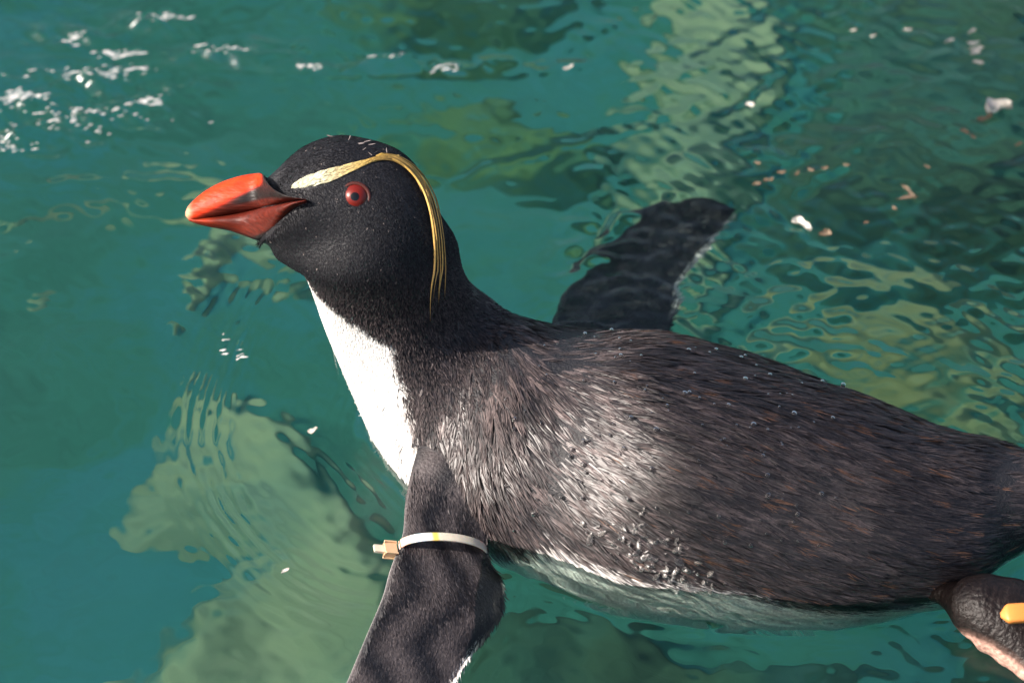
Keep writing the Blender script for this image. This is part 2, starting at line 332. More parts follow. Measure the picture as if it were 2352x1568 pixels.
# flippers: leading point, trailing point, heights (cm), thickness (cm)
def flipper_grid(rows, n=70, m=40):
    L = spline([at_z(*r[0], r[2]/100) for r in rows], n); T = spline([at_z(*r[1], r[3]/100) for r in rows], n); H = spline([r[4]/100 for r in rows], n)
    C = (L+T)/2; c = (L-T)/2; t = nrm(np.gradient(C, axis=0)); v = np.cross(t, nrm(c)); v *= np.sign(v[:, 2])[:, None]
    v = nrm(v)*H/2; a = np.arange(m)*2*math.pi/m
    prof = np.sin(a)*(0.55+0.45*(1+np.cos(a))/2)          # thicker towards the leading edge
    return C[:, None] + c[:, None]*np.cos(a)[None, :, None] + v[:, None]*prof[None, :, None], a
NEAR = [((1000,930),(1180,1050),1.9,1.2,2.4), ((962,1025),(1142,1155),2.0,.8,1.8), ((943,1090),(1122,1208),1.8,.3,1.3), ((930,1160),(1116,1246),1.5,.1,.9), ((924,1230),(1124,1290),1.2,-.2,.75),
        ((896,1308),(1148,1340),1.0,-.4,.65), ((878,1372),(1152,1405),.9,-.5,.6), ((846,1448),(1118,1458),.8,-.4,.55), ((820,1510),(1082,1500),.6,-.3,.5),
        ((795,1570),(1037,1568),.4,-.3,.45), ((765,1640),(985,1645),.2,-.4,.4), ((742,1720),(920,1722),0,-.4,.35), ((728,1790),(830,1790),-.4,-.8,.25), ((735,1832),(765,1832),-.5,-.7,.12)]
FAR = [((1250,850),(1480,960),1.0,.6,2.0), ((1255,790),(1500,880),.3,.2,1.5), ((1282,722),(1528,790),-1.2,-.3,1.0), ((1335,660),(1556,714),-2.4,-.6,.7), ((1405,592),(1556,672),-3.0,-.8,.6),
       ((1478,530),(1598,610),-2.8,-.9,.5), ((1555,490),(1634,566),-2.0,-.8,.42), ((1622,474),(1664,526),-1.3,-.8,.3), ((1666,484),(1678,500),-.9,-.8,.12)]
GN, an = flipper_grid(NEAR); GF, af = flipper_grid(FAR)
def flipper_cols(g, a, far=False):
    n = g.shape[0]; s = np.linspace(0, 1, n)[:, None]; ch = (1+np.cos(a))[None]/2; top = (np.sin(a) > -0.05)[None]
    c = np.empty((n, len(a), 3)); c[:] = BODY_TONE['black']; c += np.array((0.060, 0.049, 0.047))*(0.5+0.5*np.sin(9*s+14*ch+2*np.sin(20*s)))[..., None]*(0.04 if far else 1)
    trail = sst(0.055, 0.02, ch)*(sst(0.30, 0.42, s)*0.9 if far else sst(0.52, 0.62, s)); lead = sst(0.992, 0.999, ch)*sst(0.22, 0.35, s)*0.35
    w = np.maximum(np.maximum(trail, lead)*np.ones_like(c[..., 0]), np.where(top, 0, 1)*sst(0.04, .1, s))
    return c*(1-w[..., None]) + np.array(BODY_TONE['white'])*w[..., None]
cN = flipper_cols(GN, an); cF = flipper_cols(GF, af, True)

def tube_obj(name, g):
    V, q, t = closed_tube(g); return mesh_np(name, V, tris=t, quads=q)
ob = tube_obj('body', G); parts = [tube_obj('tmp_flipper', GN), tube_obj('tmp_flipper', GF)]
import bmesh
for o in [ob]+parts:
    bm = bmesh.new(); bm.from_mesh(o.data); bmesh.ops.recalc_face_normals(bm, faces=bm.faces); bm.to_mesh(o.data); bm.free()
for p in parts:
    md = ob.modifiers.new('u', 'BOOLEAN'); md.operation = 'UNION'; md.object = p; md.solver = 'EXACT'
dg = bpy.context.evaluated_depsgraph_get(); me = bpy.data.meshes.new_from_object(ob.evaluated_get(dg))
ob.modifiers.clear(); old = ob.data; ob.data = me; me.name = 'body'
for p in parts: bpy.data.objects.remove(p)
srcV = np.vstack([G.reshape(-1, 3), GN.reshape(-1, 3), GF.reshape(-1, 3)]); srcC = np.vstack([colsG.reshape(-1, 3), cN.reshape(-1, 3), cF.reshape(-1, 3)])
kd = KDTree(len(srcV))
for i, v in enumerate(srcV): kd.insert(v, i)
kd.balance()
vc = np.ones((len(me.vertices), 4), np.float32)
for i, v in enumerate(me.vertices): vc[i, :3] = srcC[kd.find(v.co)[1]]
at = me.attributes.get('tint') or me.attributes.new('tint', 'FLOAT_COLOR', 'POINT'); at.data.foreach_set('color', vc.ravel())
me.polygons.foreach_set('use_smooth', np.ones(len(me.polygons), bool)); me.materials.clear(); me.materials.append(M_BODY)
bvh = BVHTree.FromPolygons([v.co.copy() for v in me.vertices], [list(p.vertices) for p in me.polygons])
def hit(px, py, back=False):
    r = Vector(ray(px, py)).normalized(); o = Vector(CAM)
    if back: o = o + r*4.0; r = -r
    p, n, _, _ = bvh.ray_cast(o, r)
    return (None, None) if p is None else (np.array(p), np.array(n))

# ------------------------------------------------------------------ water sheet, lifted where it wets the body
xs = axis(-0.6, -0.27, 0.27, 0.6, 0.0012, 40.0); ys = axis(-0.5, -0.27, 0.30, 0.8, 0.0012, 40.0)
X, Y = np.meshgrid(xs, ys, indexing='ij')
Z = water_height(X, Y)
ed = np.array([e.vertices[:] for e in me.edges]); co = np.array([v.co[:] for v in me.vertices]); za, zb = co[ed[:, 0], 2], co[ed[:, 1], 2]
cr_ = (za*zb < 0); f_ = (za[cr_]/(za[cr_]-zb[cr_]))[:, None]; shore = co[ed[cr_, 0]]*(1-f_) + co[ed[cr_, 1]]*f_
kds = KDTree(len(shore))
for i, p in enumerate(shore): kds.insert((p[0], p[1], 0), i)
kds.balance()
lo, hi = shore.min(0)-0.05, shore.max(0)+0.05
sel = np.argwhere((X > lo[0]) & (X < hi[0]) & (Y > lo[1]) & (Y < hi[1])); ds = np.array([kds.find((X[a, b], Y[a, b], 0))[2] for a, b in sel])
xx, yy = X[sel[:, 0], sel[:, 1]], Y[sel[:, 0], sel[:, 1]]; md_ = 0.6+0.4*fsum(xx, yy, wavelist(12, 0.02, 0.08, 71))
Z[sel[:, 0], sel[:, 1]] += 0.0016*np.exp(-ds/0.0028)*np.clip(md_+.4, .3, 2) + 0.00036*md_*np.cos(2*math.pi*ds/0.0065+2*md_)*np.exp(-ds/0.013)*sst(0, .003, ds)
water = mesh_np('water', np.stack([X, Y, Z], -1).reshape(-1, 3), quads=grid_quads(len(xs), len(ys), False)[:, ::-1], mat=M_WATER)
tag(water, 'teal green rippled pool water around the penguin', kind='structure')
water.cycles.is_caustics_caster = True


PENGUIN = empty('penguin', at_z(1475, 1107, -0.06))
tag(PENGUIN, 'black backed crested penguin with red bill swimming in the pool', 'penguin')
adopt(ob, PENGUIN); ob.cycles.is_caustics_receiver = True

# ------------------------------------------------------------------ plumage: separate strands over the body
def surf_sample(g, wgt, n, wrapm=True):
    nu, m, _ = g.shape
    g2 = np.concatenate([g, g[:, :1]], 1)
    du = g2[1:, :-1]-g2[:-1, :-1]; dv = g2[:-1, 1:]-g2[:-1, :-1]
    w = np.linalg.norm(np.cross(du, dv), axis=-1)*wgt[:-1]; w = w.ravel()/w.sum()
    idx = rng.choice(len(w), n, p=w); i = idx//m; j = idx % m; a = rng.random(n)[:, None]; b = rng.random(n)[:, None]
    P = (g2[i, j]*(1-a)+g2[i+1, j]*a)*(1-b) + (g2[i, j+1]*(1-a)+g2[i+1, j+1]*a)*b
    U = nrm(du[i, j]); V = nrm(dv[i, j]); N = nrm(np.cross(U, V))
    c = g[i].mean(1); N *= np.sign(((P-c)*N).sum(1))[:, None]
    return P, U, V, N, i+a[:, 0], (j+b[:, 0])
def strands(P, N, D, L, Wd, lift, tipoff, cb, ct, seg=4, roll=0.35, sag=None):
    n = len(P); D = nrm(D - (D*N).sum(1)[:, None]*N); B = np.cross(N, D)
    ro = (rng.normal(0, 1, n)*roll)[:, None]; Bw = B*np.cos(ro) + N*np.sin(ro)
    V = []; C = []
    for s in range(seg+1):
        f = s/seg; c = P + D*(L*f)[:, None] + N*((lift*(f**1.1) - 0.0004*(1-f)))[:, None] + B*(tipoff*f*f)[:, None]
        if sag is not None: c = c + N*(sag*f*f)[:, None]
        col = cb*(1-f**1.5) + ct*f**1.5
        if s < seg:
            w = (Wd*0.5*(0.75+0.5*f if f < 0.5 else 1.0*(1-(f-0.5)*0.9)))[:, None]
            V += [c-Bw*w, c+Bw*w]; C += [col, col]
        else: V.append(c); C.append(col)
    k = 2*seg+1
    V = np.stack(V, 1).reshape(-1, 3); C = np.stack(C, 1).reshape(-1, 3); b = (np.arange(n)*k)[:, None]
    q = np.concatenate([b+np.array([[2*s, 2*s+1, 2*s+3, 2*s+2]]) for s in range(seg-1)]) if seg > 1 else None
    t = b+np.array([[2*seg-2, 2*seg-1, 2*seg]])
    return V, q, t, C
def merge(parts):
    V = []; Q = []; T = []; C = []; o = 0
    for v, q, t, c in parts:
        V.append(v); C.append(c); T.append(t+o)
        if q is not None: Q.append(q+o)
        o += len(v)
    return np.vstack(V), np.vstack(Q), np.vstack(T), np.vstack(C)

BROW_T = [(662,431),(690,412),(740,394),(800,378),(855,367),(905,361)]; BROW_B = [(664,433),(700,431),(745,421),(795,399),(850,374),(905,365)]
def plumage(n_body, n_neck):
    out = []
    sig = np.repeat(SI[:, None], NT, 1)
    # --- torso: long wet clumped strands
    wt = sst(13.2, 11.2, sig)*(0.15+0.85*sst(-0.97, -0.6, np.cos(THg)))
    P, U, V, N, ui, tj = surf_sample(G, wt, n_body)
    si = ui/(NU-1)*(len(ST)-1); tha = tj/NT*2*math.pi; near = np.sin(tha) < 0
    D = -U                                              # towards the tail
    # drape down the flank at the shoulder
    Vd = V*np.sign(-V[:, 2])[:, None]
    sh = (0.25 + 0.75*np.exp(-((si-10.6)/1.5)**2))*sst(0.95, 0.5, np.cos(tha))*0.85
    D = nrm(D + Vd*sh[:, None] + 0.045*rng.normal(size=D.shape))
    ncl = 4200; Pc, _, _, _, _, _ = surf_sample(G, wt, ncl)
    axt = nrm(np.array([0.93, -0.32, -0.12])); flat_ = lambda Q, f: Q - (1-f)*(Q @ axt)[:, None]*axt      # squeeze along the body: long narrow bundles
    def bundles(Q, f):
        t_ = KDTree(len(Q)); Qs = flat_(Q, f)
        for i, p in enumerate(Qs): t_.insert(p, i)
        t_.balance(); return np.array([t_.find(p)[1] for p in flat_(P, f)])
    cid = bundles(Pc, 0.55); Pt = surf_sample(G, wt, 15000)[0]; tid = bundles(Pt, 0.22)
    B = np.cross(N, nrm(D - (D*N).sum(1)[:, None]*N))
    lat = ((Pc[cid]-P)*B).sum(1)
    clift = rng.normal(0, 1, ncl)[cid]; ctone = (0.65*rng.random(15000)[tid]**1.0 + 0.35*rng.random(ncl)[cid]); ctone = (ctone-ctone.min())/(ctone.max()-ctone.min())
    L = rng.uniform(0.009, 0.016, n_body)*(0.5+0.5*sst(12.5, 9.5, si)); Wd = rng.uniform(0.00035, 0.0007, n_body)
    lift = 0.0006 + 0.00035*clift.clip(-1, 1.6) + rng.uniform(-0.0002, 0.0002, n_body)
    tone = rng.random(n_body)
    wm = sst(-0.02, 0.02, body_mask(si, tha)+rng.normal(0, 0.012, n_body))[:, None]
    dk = np.array(BODY_TONE['black']); br = np.array((0.185, 0.142, 0.136)); rust = np.array((0.17, 0.085, 0.05)); wh = np.array(BODY_TONE['white'])
    mixb = (0.02 + (1.0*ctone**2.6)*(0.35+0.65*sst(3, 9, si)) + 0.22*tone**3)[:, None]  # less brown towards the tail: rump shade and shoulder sheen painted into the feathers
    base = dk*(1-mixb*0.4)+br*mixb*0.4; tip = dk*(1-mixb)+br*mixb
    isr = ((rng.random(15000)[tid] > 0.965) & (si < 8.5) & (tone > 0.35))[:, None]; tip = np.where(isr, rust*(0.5+0.7*tone[:, None]), tip); base = np.where(isr, rust*0.35, base)
    base = base*(1-wm)+wh*wm; tip = tip*(1-wm)+wh*wm
    out.append(strands(P, N, D, L, Wd, lift, lat*0.7, base, tip, 4, 0.22*(1-0.6*wm[:, 0])))
    # --- neck and head: short scale-like feathers
    wt = sst(10.4, 12.0, sig)*(1+1.2*sst(13.5, 15.5, sig))*sst(20.1, 19.5, sig)
    P, U, V, N, ui, tj = surf_sample(G, wt, n_neck)
    si = ui/(NU-1)*(len(ST)-1); tha = tj/NT*2*math.pi
    pxs, pys = to_px(P); bt = np.array(BROW_T, float); bb = np.array(BROW_B, float)
    inb = (pys > np.interp(pxs, bt[:, 0], bt[:, 1])) & (pys < np.interp(pxs, bb[:, 0], bb[:, 1])) & (pxs > 664) & (pxs < 880)
    keep = ~inb; P, U, V, N, si, tha = P[keep], U[keep], V[keep], N[keep], si[keep], tha[keep]; n_neck = len(P)
    hd = sst(13.2, 15.2, si)
    Vd = V*np.sign(-V[:, 2])[:, None]
    D = nrm(-U + Vd*(0.35*sst(0.95, .5, np.cos(tha)))[:, None] + 0.18*rng.normal(size=U.shape))
    L = rng.uniform(0.0030, 0.0046, n_neck)*(1-0.45*hd); Wd = rng.uniform(0.0007, 0.0011, n_neck)*(1-0.4*hd)
    wm = sst(-0.02, 0.02, body_mask(si, tha)+rng.normal(0, 0.016, n_neck))[:, None]
    lift = (0.0006 + 0.0003*rng.random(n_neck))*(1-0.7*hd)*(1-0.6*wm[:, 0])
    tone = rng.random(n_neck)[:, None]
    base = dk*(0.8+0.4*tone)*np.ones((n_neck, 3)); tip = dk*(1-0.45*tone)+br*0.45*tone
    tip = tip*(1-hd[:, None])+(dk*(0.9+0.9*tone**3))*hd[:, None]
    fleck = (rng.random(n_neck) < 0.004)[:, None]*hd[:, None]; tip = tip*(1-fleck)+np.array((0.30, 0.25, 0.23))*fleck
    base = base*(1-wm)+wh*wm; tip = tip*(1-wm)+wh*wm
    out.append(strands(P, N, D, L, Wd, lift, rng.normal(0, 0.0002, n_neck), base, tip, 2, 0.28*(1-0.7*wm[:, 0])))
    V, q, t, c = merge(out[1:]); o = mesh_np('head_feathers', V, tris=t, quads=q, cols=c, mat=M_MATTE); adopt(o, PENGUIN); o['kind'] = 'stuff'; o.cycles.is_caustics_receiver = True; out = out[:1]
    # --- flippers: very short lying feathers on the upper face
    for g, a, cc, nn, far in ((GN, an, cN, 15000, False), (GF, af, cF, 7000, True)):
        w = np.repeat((np.sin(a) > 0.0)[None], g.shape[0], 0)*1.0*sst(0.10, 0.2, np.linspace(0, 1, g.shape[0]))[:, None]
        P, U, V, N, ui, tj = surf_sample(g, w+1e-6, nn)
        c = cc[np.clip(ui.astype(int), 0, g.shape[0]-1), np.clip(tj.astype(int), 0, len(a)-1)]
        Dt = nrm(U + 0.35*V*np.sign((V*(g[:, len(a)//2]-g[:, 0])[np.clip(ui.astype(int), 0, g.shape[0]-1)]).sum(1))[:, None] + 0.12*rng.normal(size=U.shape))
        out.append(strands(P, N, Dt, rng.uniform(0.004, 0.007, nn), rng.uniform(0.0004, 0.0007, nn), rng.uniform(0.0002, 0.0005, nn), np.zeros(nn), c*0.85, c*rng.uniform(0.9, 1.3, nn)[:, None], 2, 0.22))
    V, q, t, c = merge(out)
    o = mesh_np('feathers', V, tris=t, quads=q, cols=c, mat=M_FEATHER); adopt(o, PENGUIN); o['kind'] = 'stuff'; o.cycles.is_caustics_receiver = True
plumage(125000, 75000)

# ------------------------------------------------------------------ bill
DH = -0.115
def bill_grid(rows, n, m, shape):
    T = spline([at_depth(*r[0], DH) for r in rows], n); Bm = spline([at_depth(*r[1], DH) for r in rows], n); Wd = spline([r[2]/100 for r in rows], n)[:, 0]
    C = (T+Bm)/2; c = (T-Bm)/2; a = np.arange(m)*2*math.pi/m
    ca, sa = np.cos(a), np.sin(a); wid = shape(ca); pxm, _ = to_px(C); ex = 1-0.68*sst(530, 610, pxm)[:, None]
    sa = np.sign(sa)[None]*np.abs(sa)[None]**ex
    g = C[:, None] + c[:, None]*ca[None, :, None] + FWD*(Wd[:, None]*sa*wid[None])[..., None]
    return g, a
def bill_part(name, rows, shape, colf, n=44, m=40):
    g, a = bill_grid(rows, n, m, shape); V, q, t = closed_tube(g); px, py = to_px(V)
    c = colf(px, py); o = mesh_np(name, V, tris=t, quads=q, cols=c, mat=M_BILL); adopt(o, PENGUIN)
    bm = bmesh.new(); bm.from_mesh(o.data); bmesh.ops.recalc_face_normals(bm, faces=bm.faces); bm.to_mesh(o.data); bm.free(); return o
def lerp3(a, b, t): return np.asarray(a)*(1-t[:, None]) + np.asarray(b)*t[:, None]
ORANGE = (0.62, 0.036, 0.006); SHADED_BRICK = (0.080, 0.011, 0.006); CREAM = (0.75, 0.45, 0.28); HORNBLACK = (0.012, 0.009, 0.009)  # brick red is darkened to paint in shade on the bill's side
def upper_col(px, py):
    ol = 500-0.5*(px-450); c = lerp3(ORANGE, SHADED_BRICK, sst(-9, 7, py-ol))
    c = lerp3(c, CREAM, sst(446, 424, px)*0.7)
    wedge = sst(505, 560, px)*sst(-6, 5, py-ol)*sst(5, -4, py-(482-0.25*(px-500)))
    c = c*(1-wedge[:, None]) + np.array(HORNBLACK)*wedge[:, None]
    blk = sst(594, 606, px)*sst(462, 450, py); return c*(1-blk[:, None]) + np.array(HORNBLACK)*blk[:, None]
def lower_col(px, py):
    c = lerp3(SHADED_BRICK, (0.42, 0.040, 0.009), sst(505, 445, px)*0.8 + 0*px)
    c = lerp3(c, (0.16, 0.02, 0.008), sst(14, 2, np.abs(py-(512+0.16*(px-470))))*0.5*sst(640, 520, px))
    blk = sst(545, 600, px)*sst(10, 18, py-(530-0.42*np.maximum(0, px-580)) ); return c*(1-blk[:, None]) + np.array(HORNBLACK)*blk[:, None]
UP = [((426,487),(427,497),.12), ((432,474),(436,505),.30), ((447,458),(456,506),.46), ((472,438),(486,502),.62), ((505,420),(520,496),.78), ((545,406),(560,489),.92), ((585,399),(598,482),1.02), ((608,403),(640,475),1.10), ((622,430),(680,468),1.12), ((655,452),(705,466),1.16), ((690,460),(720,466),1.2)]
LO = [((433,503),(434,507),.14), ((448,503),(452,514),.34), ((475,500),(483,522),.50), ((515,495),(527,530),.66), ((558,488),(562,542),.86), ((600,480),(604,553),1.0), ((640,474),(646,530),1.1), ((680,468),(684,492),1.16), ((712,465),(716,474),1.22)]
def seat(rows):
    out = []
    for a_, b_, w in rows:
        if a_[0] > 550:
            for q_ in (a_, b_, ((a_[0]+b_[0])/2, (a_[1]+b_[1])/2)):
                p, _ = hit(*q_)
                if p is not None: w = max(w, (100*(DIST+DH-(p-CAM) @ FWD) + 0.12)/0.8)
        out.append((a_, b_, w))
    return out
UP = seat(UP); LO = seat(LO)
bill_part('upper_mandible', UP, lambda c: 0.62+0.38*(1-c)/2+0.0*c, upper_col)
bill_part('lower_mandible', LO, lambda c: 1.0-0.35*(1-c)/2, lower_col)['label'] = 'brick red lower half of the bill, darkened with painted shade'

# ------------------------------------------------------------------ eyes
M_IRIS = plain('iris_red', (0.13, 0.009, 0.005), 0.35, 0.3, coat=0.25)
M_PUPIL = plain('pupil_black', (0.003, 0.003, 0.003), 0.08, 0.5, coat=0.3)
M_LID = plain('eyelid_skin', (0.060, 0.014, 0.010), 0.45, 0.4, sss=0.1)
def sphere_cap(r, ang, n=20, m=36):
    a = np.linspace(0, ang, n); b = np.arange(m)*2*math.pi/m
    return np.stack([r*np.sin(a)[:, None]*np.cos(b), r*np.sin(a)[:, None]*np.sin(b), r*np.cos(a)[:, None]*np.ones(m)], -1)
def eye(px, py, back=False):
    p, n = hit(px, py, back)
    ax = Vector(-FWD if not back else FWD)*0.8 + Vector(n)*0.2; ax.normalize()
    rot = ax.to_track_quat('Z', 'Y').to_matrix(); r = 0.0066
    c = Vector(p) - ax*0.0050
    def place(name, V, q, mat, par):
        W_ = np.array([c + rot @ Vector(v) for v in V]); o = mesh_np(name, W_, quads=q, mat=mat); o.parent = par
        if par is PENGUIN: adopt(o, PENGUIN)
        return o
    g = sphere_cap(r, 1.7); e = place('eye', g.reshape(-1, 3), grid_quads(20, 36), M_IRIS, PENGUIN)
    g = sphere_cap(r*1.012, 0.27); place('pupil', g.reshape(-1, 3), grid_quads(20, 36), M_PUPIL, e)
    a = np.arange(48)*2*math.pi/48; b = np.arange(12)*2*math.pi/12
    rr = 0.0060*(1+0.0*np.cos(a))[:, None] + 0.0009*np.cos(b)[None]; zz = 0.0036 + 0.0009*np.sin(b)[None]+0*rr
    V = np.stack([rr*np.cos(a)[:, None], rr*np.sin(a)[:, None]*0.95, zz], -1)
    place('eyelid', np.concatenate([V, V[:1]]).reshape(-1, 3), grid_quads(49, 12), M_LID, e)
eye(815, 452); eye(815, 452, True)

# ------------------------------------------------------------------ yellow eyebrow and crest plumes
M_PLUME = tinted('yellow_plume', 0.42, 0.45, 500, 0, 0.2)
def brow(back=False):
    top = spline(BROW_T, 60); bot = spline(BROW_B, 60)
    P = []; N = []; Dn = []; F = []
    for _ in range(1500):
        u = random.random()**0.8; i = int(u*57)+1; v = random.random()
        q = top[i]*(1-v)+bot[i]*v; p, n = hit(*q, back); p2, _ = hit(*((top[i+1]*(1-v)+bot[i+1]*v)+np.array((6, -2))), back)
        if p is None or p2 is None: continue
        P.append(p); N.append(n); Dn.append(p2-p); F.append(u)
    P = np.array(P); N = np.array(N); F = np.array(F)[:, None]; n = len(P)
    t = rng.random((n, 1)); c = np.array((0.66, 0.65, 0.48))*(1-sst(.15, .75, F)) + np.array((0.66, 0.46, 0.13))*sst(.15, .75, F); c = c*(0.75+0.4*t)
    V, q, tr, C = strands(P+N*0.0002, N, np.array(Dn), rng.uniform(0.003, 0.0055, n), rng.uniform(0.0003, 0.0006, n), rng.uniform(0.0002, 0.0006, n), np.zeros(n), c, c, 2, 0.3)
    adopt(mesh_np('eyebrow', V, tris=tr, quads=q, cols=C, mat=M_PLUME), PENGUIN)['label'] = 'pale yellow stripe above the eye'
def plume(path, w0, tone, back=False, off=0.0009):
    pts = []; w1, w2 = rng.uniform(0, 6.28, 2); amp = rng.uniform(.5, 3)
    for i, q in enumerate(spline(path, 14)):
        q = q + amp*np.array([math.sin(i*.7+w1), .5*math.sin(i*.9+w2)])*(i/13)
        p, n = hit(*q, back)
        if p is None: continue
        o = off*(0.5+1.6*math.sin(min(1, i/13)*2.6)); pts.append(p + n*o)
    n = 40; C = spline(pts, n); t = nrm(np.gradient(C, axis=0)); view = nrm((CAM-C) if not back else (C-CAM)); b = nrm(np.cross(t, view)); nn = np.cross(b, t)
    f = np.linspace(0, 1, n); w = w0*(0.35+0.65*sst(0, .25, f))*sst(1.02, 0.75, f)*0.5
    a = np.arange(6)*2*math.pi/6
    g = C[:, None] + b[:, None]*(w[:, None]*np.cos(a))[..., None] + nn[:, None]*(w[:, None]*0.4*np.sin(a))[..., None]
    V, q, tr = closed_tube(g); c0 = np.array((0.52, 0.33, 0.07))*tone; c1 = np.array((0.66, 0.38, 0.12))*tone
    ff = np.concatenate([np.repeat(f, 6), [0, 1]])[:, None]; adopt(mesh_np('crest_plume', V, tris=tr, quads=q, cols=c0*(1-ff)+c1*ff, mat=M_PLUME), PENGUIN)
main = np.array([(868,356),(905,364),(944,392),(972,435),(990,490),(1000,550),(1004,610)], float)
ends = [(997,668,985,730,.0009,1.0), (1001,640,996,700,.0006,.8), (1004,650,1003,690,.0005,.75), (1001,650,1000,692,.0006,1.0), (1006,655,1010,694,.0005,.6)]
def crest(back=False):
    for i, (ax, ay, bx, by, w, t) in enumerate(ends):
        j = np.array([(i-2)*2.0, (2-i)*1.0]); plume(list(map(tuple, main+2.3*j*np.linspace(.6, 1.2, 7)[:, None])) + [(ax+2.5*j[0], ay), (bx+2*j[0]*(i > 0), by+rng.uniform(-14, 10))], w, t, back)
    for i in range(16):
        s = rng.uniform(-7, 10); k = random.choice((4, 5, 6)); pth = main[:k+1] + np.array([-s*0.9, s*0.7])*np.linspace(0.5, 1, k+1)[:, None]
        plume(list(map(tuple, pth)), rng.uniform(.00025, .0005), rng.uniform(.3, 1.15), back, 0.0007)
    for i in range(4):                                   # thin link from the eyebrow to the crest
        o = i*4-4; plume([(815,378+o*.4),(860,366+o*.5),(905,366+o),(945,396+o),(968,440+o)], .0006, .8-.1*i, back, 0.0005)
brow(); crest(); brow(True); crest(True)

fp = []
for x, y, dx, dy in [(758,312,-3,-14),(765,310,3,-12),(770,311,1,-8),(822,330,16,-5),(835,326,14,3),(845,333,10,-6),(846,350,14,6),(832,345,10,2),(858,352,4,10),(889,352,2,-18),(800,322,10,-2)]:
    p, n_ = hit(x, max(y, 314)); p2, _ = hit(x+dx*.5, max(y, 316)+3)
    if p is not None: fp.append((p, n_, Vector(RGT)*(dx+random.gauss(0, 9))*.0002+Vector(UPV)*(-dy+random.gauss(0, 9))*.0002))
P_ = np.array([f_[0]+f_[1]*.0004 for f_ in fp]); N_ = np.array([f_[1] for f_ in fp]); D_ = np.array([f_[2] for f_ in fp]); n_ = len(fp)
V, q, tr, C = strands(P_, N_, D_, rng.uniform(.0018, .0035, n_), rng.uniform(.0004, .0008, n_), rng.uniform(.0004, .0016, n_), rng.normal(0, .0006, n_), np.full((n_, 3), .16), np.full((n_, 3), .24), 3, .9)
fl_ = mesh_np('down_flecks', V, tris=tr, quads=q, cols=C*np.array((1, .86, .82)), mat=M_FEATHER); adopt(fl_, PENGUIN); fl_['label'] = 'pale flecks of old down on the crown'; fl_['kind'] = 'stuff'

# ------------------------------------------------------------------ foot behind the body, low on the right
M_FOOT = tinted('wet_foot_skin', 0.40, 0.22, 500, 0.0008, 0.5)
FT = [((2120,1310),(2105,1365),-.2,1.6), ((2190,1335),(2170,1385),.3,1.7), ((2240,1348),(2208,1440),.8,1.9), ((2248,1328),(2226,1462),1.1,2.5), ((2262,1322),(2240,1482),1.2,2.7), ((2320,1330),(2285,1510),1.2,2.6), ((2400,1350),(2350,1560),1.0,2.2), ((2500,1390),(2440,1620),.6,1.5), ((2600,1450),(2560,1650),.2,.8), ((2660,1500),(2640,1640),-.1,.3)]
L = spline([at_z(*r[0], r[2]/100+0.004) for r in FT], 60); T_ = spline([at_z(*r[1], r[2]/100-0.008) for r in FT], 60); H = spline([r[3]/100 for r in FT], 60)
C = (L+T_)/2; c = (L-T_)/2; t = nrm(np.gradient(C, axis=0)); v = np.cross(t, nrm(c)); v *= np.sign(v[:, 2])[:, None]; v = nrm(v)*H/2; a = np.arange(36)*2*math.pi/36
g = C[:, None] + c[:, None]*np.cos(a)[None, :, None] + v[:, None]*np.sin(a)[None, :, None]
g += (0.0004*np.sin(np.linspace(0, 60, 60)+2*np.sin(np.linspace(0, 9, 60))))[:, None, None]*nrm(g-C[:, None])*np.abs(np.sin(a*1.5))[None, :, None]
pk = sst(0.075, 0.04, (1+np.cos(a))/2)[None, :, None]*np.ones((60, 1, 1))
fc = np.array((0.009, 0.006, 0.0055))*(1-pk) + np.array((0.50, 0.30, 0.24))*pk
V, q, tr = closed_tube(g); fo = mesh_np('foot', V, tris=tr, quads=q, cols=np.vstack([fc.reshape(-1, 3), fc[0, :1].reshape(1, 3), fc[-1, :1].reshape(1, 3)]), mat=M_FOOT); adopt(fo, PENGUIN)
bm = bmesh.new(); bm.from_mesh(fo.data); bmesh.ops.recalc_face_normals(bm, faces=bm.faces); bm.to_mesh(fo.data); bm.free()
fo['label'] = 'wet black foot with a pink lower edge'

# ------------------------------------------------------------------ leg tag and flipper band
M_TAG = plain('orange_tag_plastic', (0.60, 0.22, 0.05), 0.4, 0.35, sss=0.15)
def strip_tube(C, side, up, w, h, m=16):
    a = np.arange(m)*2*math.pi/m; e = 0.5
    ca = np.sign(np.cos(a))*np.abs(np.cos(a))**e; sa = np.sign(np.sin(a))*np.abs(np.sin(a))**e
    return C[:, None] + side[:, None]*(w[:, None]*0.5*ca)[..., None] + up[:, None]*(h[:, None]*0.5*sa)[..., None]
i0 = 34
pth = spline([at_z(2298,1412,.030), at_z(2330,1408,.031), at_z(2370,1408,.030), at_z(2410,1420,.026)], 30)
tt_ = nrm(np.gradient(pth, axis=0)); up = np.tile(nrm(np.array([0, -.3, 1.0])), (30, 1)); sd = nrm(np.cross(tt_, up))
wv_ = 0.0085*sst(-0.10, 0.22, np.linspace(0, 1, 30))
V, q, tr = closed_tube(strip_tube(pth, sd, np.cross(sd, tt_), wv_, 0.45*wv_))
tag(mesh_np('leg_tag', V, tris=tr, quads=q, mat=M_TAG), 'orange yellow plastic tag on the foot at the right edge', 'tag')

